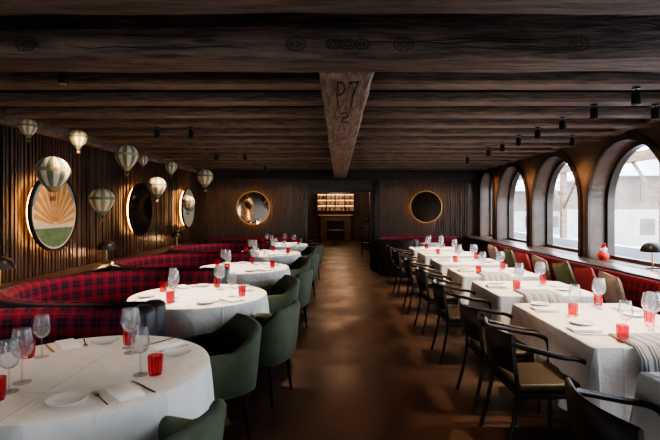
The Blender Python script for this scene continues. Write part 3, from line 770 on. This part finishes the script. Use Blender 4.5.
# ------------------------------------------------------------ hanging balloons
bal = [(28, 127, .08, 4.5, 1, 'small gold striped hot air balloon ornament, leftmost and nearest the ceiling'),
       (78, 138, .09, 5.0, 1, 'small gold striped balloon ornament hanging high, second from the left'),
       (127, 156, .145, 6.0, 0, 'green and cream striped balloon ornament, hanging high above the smoked mirror'),
       (53, 172, .150, 4.5, 0, 'largest green and cream balloon ornament, hanging before the orange fan panel'),
       (102, 200, .140, 5.5, 1, 'large gold and cream balloon ornament hanging lowest, right of the fan panel'),
       (157, 186, .135, 7.0, 1, 'gold and cream balloon ornament hanging just right of the smoked mirror'),
       (143, 160, .08, 7.5, 0, 'tiny green balloon ornament hanging behind the high striped one'),
       (171, 167, .10, 8.0, 0, 'small green balloon ornament hanging high before the farther art panel'),
       (205, 177, .146, 8.5, 1, 'gold and cream balloon ornament, rightmost of the hanging group'),
       (188, 202, .130, 9.0, 1, 'gold and cream balloon ornament hanging low before the farther art panel')]
for (px, py, R, d, kind, lb) in bal:
    x = (px-338)*d/F; z = CH-(py-208)*d/F
    t = thing('balloon_ornament', lb, 'ornament', (x, d, z), random.uniform(0, 1), 'hanging balloon ornaments')
    prof = [(R*a, R*b) for a, b in ((.20, -1.30), (.24, -1.28), (.34, -1.12), (.50, -.92), (.68, -.70), (.83, -.46), (.94, -.22), (1.0, .02), (.98, .25), (.91, .45), (.79, .64), (.62, .80), (.42, .91), (.2, .98), (0, 1.0))]
    bm = NB(); lathe(bm, prof, 48, mi=lambda i: (i//3) % 2, rfun=lambda a, z, i: 1-.025*(i % 3 == 0))
    for f in bm.faces:
        zz = f.calc_center_median().z
        if -R*.02 < zz < R*.18 or zz < -R*1.0: f.material_index = 2
    obj('envelope', bm, [M['cream'], M['balgreen'] if kind == 0 else M['gold'], M['gold'] if kind == 0 else M['balgreen']], t, angle=60)
    zb = -R*1.85
    bm = NB(); box(bm, -R*.17, R*.17, -R*.17, R*.17, zb, zb+R*.28, R*.04); bk = obj('basket', bm, M['wicker'], t)
    bm = NB()
    for sx in (-1, 1):
        for sy in (-1, 1): tube(bm, [(sx*R*.15, sy*R*.15, zb+R*.27), (sx*R*.14, sy*R*.14, -R*1.28)], .0018, 5)
    obj('ropes', bm, M['wicker'], bk)
    on_j = any(abs(d-yj) < .11 for yj in JY)
    bm = NB(); tube(bm, [(0, 0, R*.99), (0, 0, (2.548 if on_j else 2.798)-z)], .0015, 5); obj('hanging_wire', bm, M['black'], t)

# ------------------------------------------------------------ ceiling spotlights
def make_spot():
    t = thing('ceiling_spotlight', '', 'spotlight')
    bm = NB(); lathe(bm, [(.03, -.012), (.03, 0), (0, 0)], 20); mo = obj('mount', bm, M['black'], t)
    bm = NB(); tube(bm, [(0, 0, -.01), (0, 0, -.04)], .007, 8); obj('stem', bm, M['black'], mo)
    bm = NB(); lathe(bm, [(0, -.035), (.03, -.038), (.034, -.045), (.034, -.135), (.030, -.135), (.028, -.11), (0, -.11)], 24); lb_ = obj('lamp_body', bm, M['black'], t)
    bm = NB(); lathe(bm, [(.027, -.115), (.0, -.118)], 18); obj('lens', bm, M['bulb'], lb_)
    return t
ps = Proto(make_spot)
spots = [(2.34, JY[1]), (2.34, JY[2]), (2.34, JY[3]), (2.34, JY[4]), (2.35, JY[5]), (2.35, JY[6]), (2.35, JY[7]), (2.35, JY[9]), (2.9, JY[2]), (3.05, JY[5]), (-1.8, JY[0]), (-1.72, JY[4]), (-2.12, JY[4]), (-2.05, JY[8]), (-1.57, JY[8]), (-1.6, JY[12])]
on = ['first', 'second', 'third', 'fourth', 'fifth', 'sixth', 'seventh', 'eighth', 'ninth']
for i, (x, y) in enumerate(spots):
    if i < 8: lb = 'black ceiling spotlight, %s from the camera in the right-hand row' % on[i]
    elif i < 10: lb = 'black ceiling spotlight close to the arched windows, %s' % ('the nearer one' if i == 8 else 'the farther one')
    else: lb = 'black ceiling spotlight left of the centre beam, %s' % ['alone and nearest the camera', 'right one of the middle pair', 'left one of the middle pair', 'left one of the far pair', 'right one of the far pair', 'alone and farthest from camera'][i-10]
    ps.put((x, y, 2.545), 0, lb, 'ceiling spotlights')
def spotlamp(x, y, z, tx, ty, tz, e, ang=60, col=(1, .74, .5), blend=.8, size=.06):
    li = bpy.data.lights.new('spot', 'SPOT'); li.energy = e; li.color = col; li.spot_size = math.radians(ang); li.spot_blend = blend; li.shadow_soft_size = size
    lo = bpy.data.objects.new('spot', li); C.objects.link(lo); lo.location = (x, y, z)
    lo.rotation_euler = (Vector((tx, ty, tz))-Vector((x, y, z))).to_track_quat('-Z', 'Y').to_euler()
for k, ty in enumerate(TY): spotlamp(-1.3, ty, 2.40, TX, ty, .75, [330, 350, 320, 290, 230][k], 66, (1, .78, .58))
for (a, b) in RT: spotlamp(2.1, (a+b)/2, 2.40, 2.0, (a+b)/2, .75, 310, 66, (1, .73, .48))
for y in (3.6, 6, 8.4, 10.5): spotlamp(.75, y, 2.42, .65, y, 0, 75, 70, (1, .54, .30), 1.)
for y in (3.4, 4.6, 6.7, 8.8): spotlamp(-2.3, y, 2.42, -3.0, y, .6, 160, 85, (1, .72, .5))
for y in (4.2, 6.2, 8.2): spotlamp(2.7, y, 2.42, 3.1, y, .75, 60, 80, (1, .72, .5))
for y in (5.0, 6.97, 8.92, 10.87): spotlamp(2.9, y, 2.5, 3.75, y, 1.4, 110, 90, (1, .60, .32))
for x in (-2.9, -1.4, 1.5, 3.0): spotlamp(x, 11.2, 2.48, x, YF, 1.1, 36, 80, (1, .62, .36))
spotlamp(-2.5, 4.7, 2.45, -3.55, 5.65, 1.55, 80, 40, (1, .72, .45))  # added spot without a fixture, brightens the orange fan panel

# ------------------------------------------------------------ room beyond the doorway
bm = NB(); box(bm, -3, -2.85, YF+.2, YE, 0, 2.8); struct('wall_beyond_left', bm, M['slat'], smooth=False)
bm = NB(); box(bm, 2.85, 3, YF+.2, YE, 0, 2.8); struct('wall_beyond_right', bm, M['dark'], smooth=False)
bm = NB(); box(bm, -3, 3, YE, YE+.15, 0, 2.8); struct('wall_beyond_back', bm, M['slat'], smooth=False)
YS = YE-.3; SX = -.12
t = thing('wall_shelving', 'warmly lit wall shelving above the fireplace seen through the doorway', 'shelving', (SX, YS, 0))
bm = NB(); box(bm, -.9, .9, .15, .2, 1.45, 2.3); obj('back_panel', bm, M['barcream'], t, smooth=False)
for x in (-.92, -.45, .0, .45, .92):
    bm = NB(); box(bm, x-.02, x+.02, -.12, .2, 1.43, 2.32); obj('side_panel', bm, M['blackwood'], t, smooth=False)
for z in (1.45, 1.74, 2.02, 2.3):
    bm = NB(); box(bm, -.9, .9, -.12, .15, z-.02, z+.02); s_ = obj('shelf', bm, M['blackwood'], t, smooth=False)
for z in (1.72, 2.0, 2.28):
    bm = NB(); box(bm, -.89, .89, .10, .13, z-.02, z-.003); obj('light_strip', bm, M['shelfled'], t, smooth=False)
def make_bottle():
    t = thing('bottle', '', 'bottle')
    bm = NB(); lathe(bm, [(0, 0), (.035, 0), (.037, .01), (.037, .13), (.014, .16), (.013, .20), (0, .20)], 16); obj('bottle_body', bm, M['amber'], t)
    bm = NB(); lathe(bm, [(.015, .20), (.015, .22), (0, .22)], 12); obj('cap', bm, M['black'], t)
    return t
pbt = Proto(make_bottle)
for r_, z in enumerate((1.472, 1.762, 2.042)):
    for i in range(9):
        if (i*7+r_*3) % 5 == 0: continue
        pbt.put((SX-.85+.19*i+.03*r_, YS-.02, z), 0, 'amber bottle on the %s lit shelf beyond the doorway' % ['lowest', 'middle', 'top'][r_], 'bottles on the %s shelf' % ['lowest', 'middle', 'top'][r_])
t = thing('fireplace', 'fireplace with dark opening and brown surround beyond the doorway', 'fireplace', (SX, YS+.05, 0))
bm = NB(); box(bm, -.75, -.45, -.1, .2, 0, 1.2); box(bm, .45, .75, -.1, .2, 0, 1.2); box(bm, -.45, .45, -.1, .2, .95, 1.2); obj('surround', bm, M['plaster'], t, smooth=False)
bm = NB(); box(bm, -.85, .85, -.2, .2, 1.201, 1.27, .01); obj('mantelpiece', bm, M['barcream'], t)
bm = NB(); box(bm, -.45, .45, .12, .2, 0, .95); obj('firebox', bm, M['black'], t, smooth=False)
t = thing('sideboard', 'dark wooden sideboard against the right side beyond the doorway', 'sideboard', (1.25, 18.6, 0))
bm = NB(); box(bm, -.25, .25, -.7, .7, .12, .85, .01); obj('cabinet_body', bm, M['slat'], t)
bm = NB(); box(bm, -.28, .28, -.73, .73, .851, .89, .008); obj('cabinet_top', bm, M['ledge'], t)
for sx in (-1, 1):
    for sy in (-1, 1):
        bm = NB(); tube(bm, [(sx*.2, sy*.62, .119), (sx*.21, sy*.64, 0)], [.02, .012], 8); obj('leg', bm, M['blackwood'], t)
dup(pl.o, (1.2, 18.3, .89), 0, 'black dome table lamp on the sideboard beyond the doorway')['group'] = 'lamps beyond the doorway'
for (x, y, r, lb) in ((-.80, 13.6, .3, 'dark armchair just beyond the doorway, left side, nearest'), (-.85, 14.8, .4, 'dark armchair beyond the doorway, left side, second'), (-1.0, 16.0, .4, 'dark armchair beyond the doorway, left side, third'), (1.0, 15.2, 3.0, 'dark armchair beyond the doorway, right side')):
    dup(pb.o, (x, y, 0), r, lb, 'armchairs beyond the doorway')
o = dup(pr.o, (-.15, 20.5, 0), 0, 'low round table in front of the fireplace beyond the doorway'); del o['group']; o.scale = (.7, .7, .85)
for (x, y, z, e, c_) in ((-.1, 21.8, 2.4, 60, (1, .65, .38)), (.2, 18.5, 2.5, 60, (1, .58, .32)), (.2, 15.0, 2.5, 50, (1, .5, .28)), (-1.8, 14.3, 2.3, 40, (1, .4, .22))):
    li = bpy.data.lights.new('room_light', 'POINT'); li.energy = e; li.color = c_; li.shadow_soft_size = .12
    lo = bpy.data.objects.new('room_light', li); C.objects.link(lo); lo.location = (x, y, z)

# ------------------------------------------------------------ outside
bm = NB(); box(bm, XO+.01, 60, -20, 80, -1.2, -1.0); o = obj('snow_field', bm, M['snow'], smooth=False); o['kind'] = 'structure'
bm = NB(); N = 60
rnd = random.Random(5)
hs = [10+4*math.sin(i*.35)+3*math.sin(i*.9+1)+1*rnd.random() for i in range(N+1)]
rows = []
for j, (off, f) in enumerate(((0, 0), (8, .35), (16, .7), (24, 1))):
    rows.append([bm.verts.new((58+off+rnd.uniform(-2, 2), -30+i*3.0, -1+hs[i]*f+rnd.uniform(-.6, .6)*(j > 0))) for i in range(N+1)])
for A, B in zip(rows, rows[1:]):
    for i in range(N): bm.faces.new((A[i], A[i+1], B[i+1], B[i]))
o = obj('mountain_ridge', bm, M['rock']); o['kind'] = 'structure'
t = thing('timber_arcade', 'weathered timber terrace frame standing outside the arched windows', 'terrace frame', (6.4, 0, -1.0))
for y in (9.1, 13.2):
    bm = NB(); box(bm, -.07, .07, y-.07, y+.07, 0, 3.6); obj('post', bm, M['larch'], t, smooth=False)
    for s in (-1, 1):
        bm = NB(); tube(bm, [(0, y, 2.55), (0, y+s*1.0, 3.6)], .05, 4); obj('brace', bm, M['larch'], t, smooth=False)
bm = NB(); box(bm, -.1, .1, 0, 17, 3.6, 3.8); obj('top_beam', bm, M['larch'], t, smooth=False)
bm = NB(); box(bm, -.12, .12, 2, 17, 0, 1.75); obj('parapet', bm, M['snow'], t, smooth=False)
for (cx, cy, w_, d_, h_, lb) in ((24, 36, 9, 8, 5, 'pale distant chalet seen through the nearest arched window'), (22, 52, 8, 9, 4.5, 'pale distant chalet seen through the second arched window')):
    t = thing('chalet', lb, 'building', (cx, cy, -1.0))
    bm = NB(); box(bm, -w_/2, w_/2, -d_/2, d_/2, 0, h_*.5); obj('lower_wall', bm, M['farwall'], t, smooth=False)
    bm = NB(); box(bm, -w_/2, w_/2, -d_/2, d_/2, h_*.5, h_); obj('upper_wall', bm, M['fardark'], t, smooth=False)
    bm = NB(); V = [bm.verts.new(p) for p in ((-w_*.62, -d_*.6, h_*.96), (0, -d_*.6, h_*1.4), (w_*.62, -d_*.6, h_*.96), (-w_*.62, d_*.6, h_*.96), (0, d_*.6, h_*1.4), (w_*.62, d_*.6, h_*.96))]
    for f in ((0, 1, 2), (3, 4, 5), (0, 1, 4, 3), (1, 2, 5, 4), (0, 2, 5, 3)): bm.faces.new([V[i] for i in f])
    obj('roof', bm, M['snow'], t, smooth=False)
    for z in (h_*.15, h_*.62):
        for x in (-w_*.3, 0, w_*.3):
            bm = NB(); box(bm, x-.5, x+.5, -d_/2-.05, -d_/2+.02, z, z+1.1); obj('window', bm, M['fardark'], t, smooth=False)

# ------------------------------------------------------------ world, camera
w = bpy.data.worlds.new('World'); S.world = w; w.use_nodes = True
n = w.node_tree.nodes; l = w.node_tree.links; bg = n['Background']
tc = n.new('ShaderNodeTexCoord'); sp = n.new('ShaderNodeSeparateXYZ'); l.new(tc.outputs['Generated'], sp.inputs[0])
r = n.new('ShaderNodeValToRGB'); r.color_ramp.elements[0].position = .0; r.color_ramp.elements[0].color = (.84, .87, .9, 1); r.color_ramp.elements[1].position = .6; r.color_ramp.elements[1].color = (.70, .80, .95, 1)
l.new(sp.outputs['Z'], r.inputs['Fac']); l.new(r.outputs['Color'], bg.inputs['Color']); bg.inputs['Strength'].default_value = 13.0
cam = bpy.data.cameras.new('Camera'); cam.lens = F/660*36; cam.sensor_width = 36; cam.shift_x = -8/660; cam.shift_y = -12/660
cam.clip_start = .05; cam.clip_end = 300
co = bpy.data.objects.new('Camera', cam); C.objects.link(co); co.location = (0, 0, CH); co.rotation_euler = (PI/2, 0, 0); S.camera = co
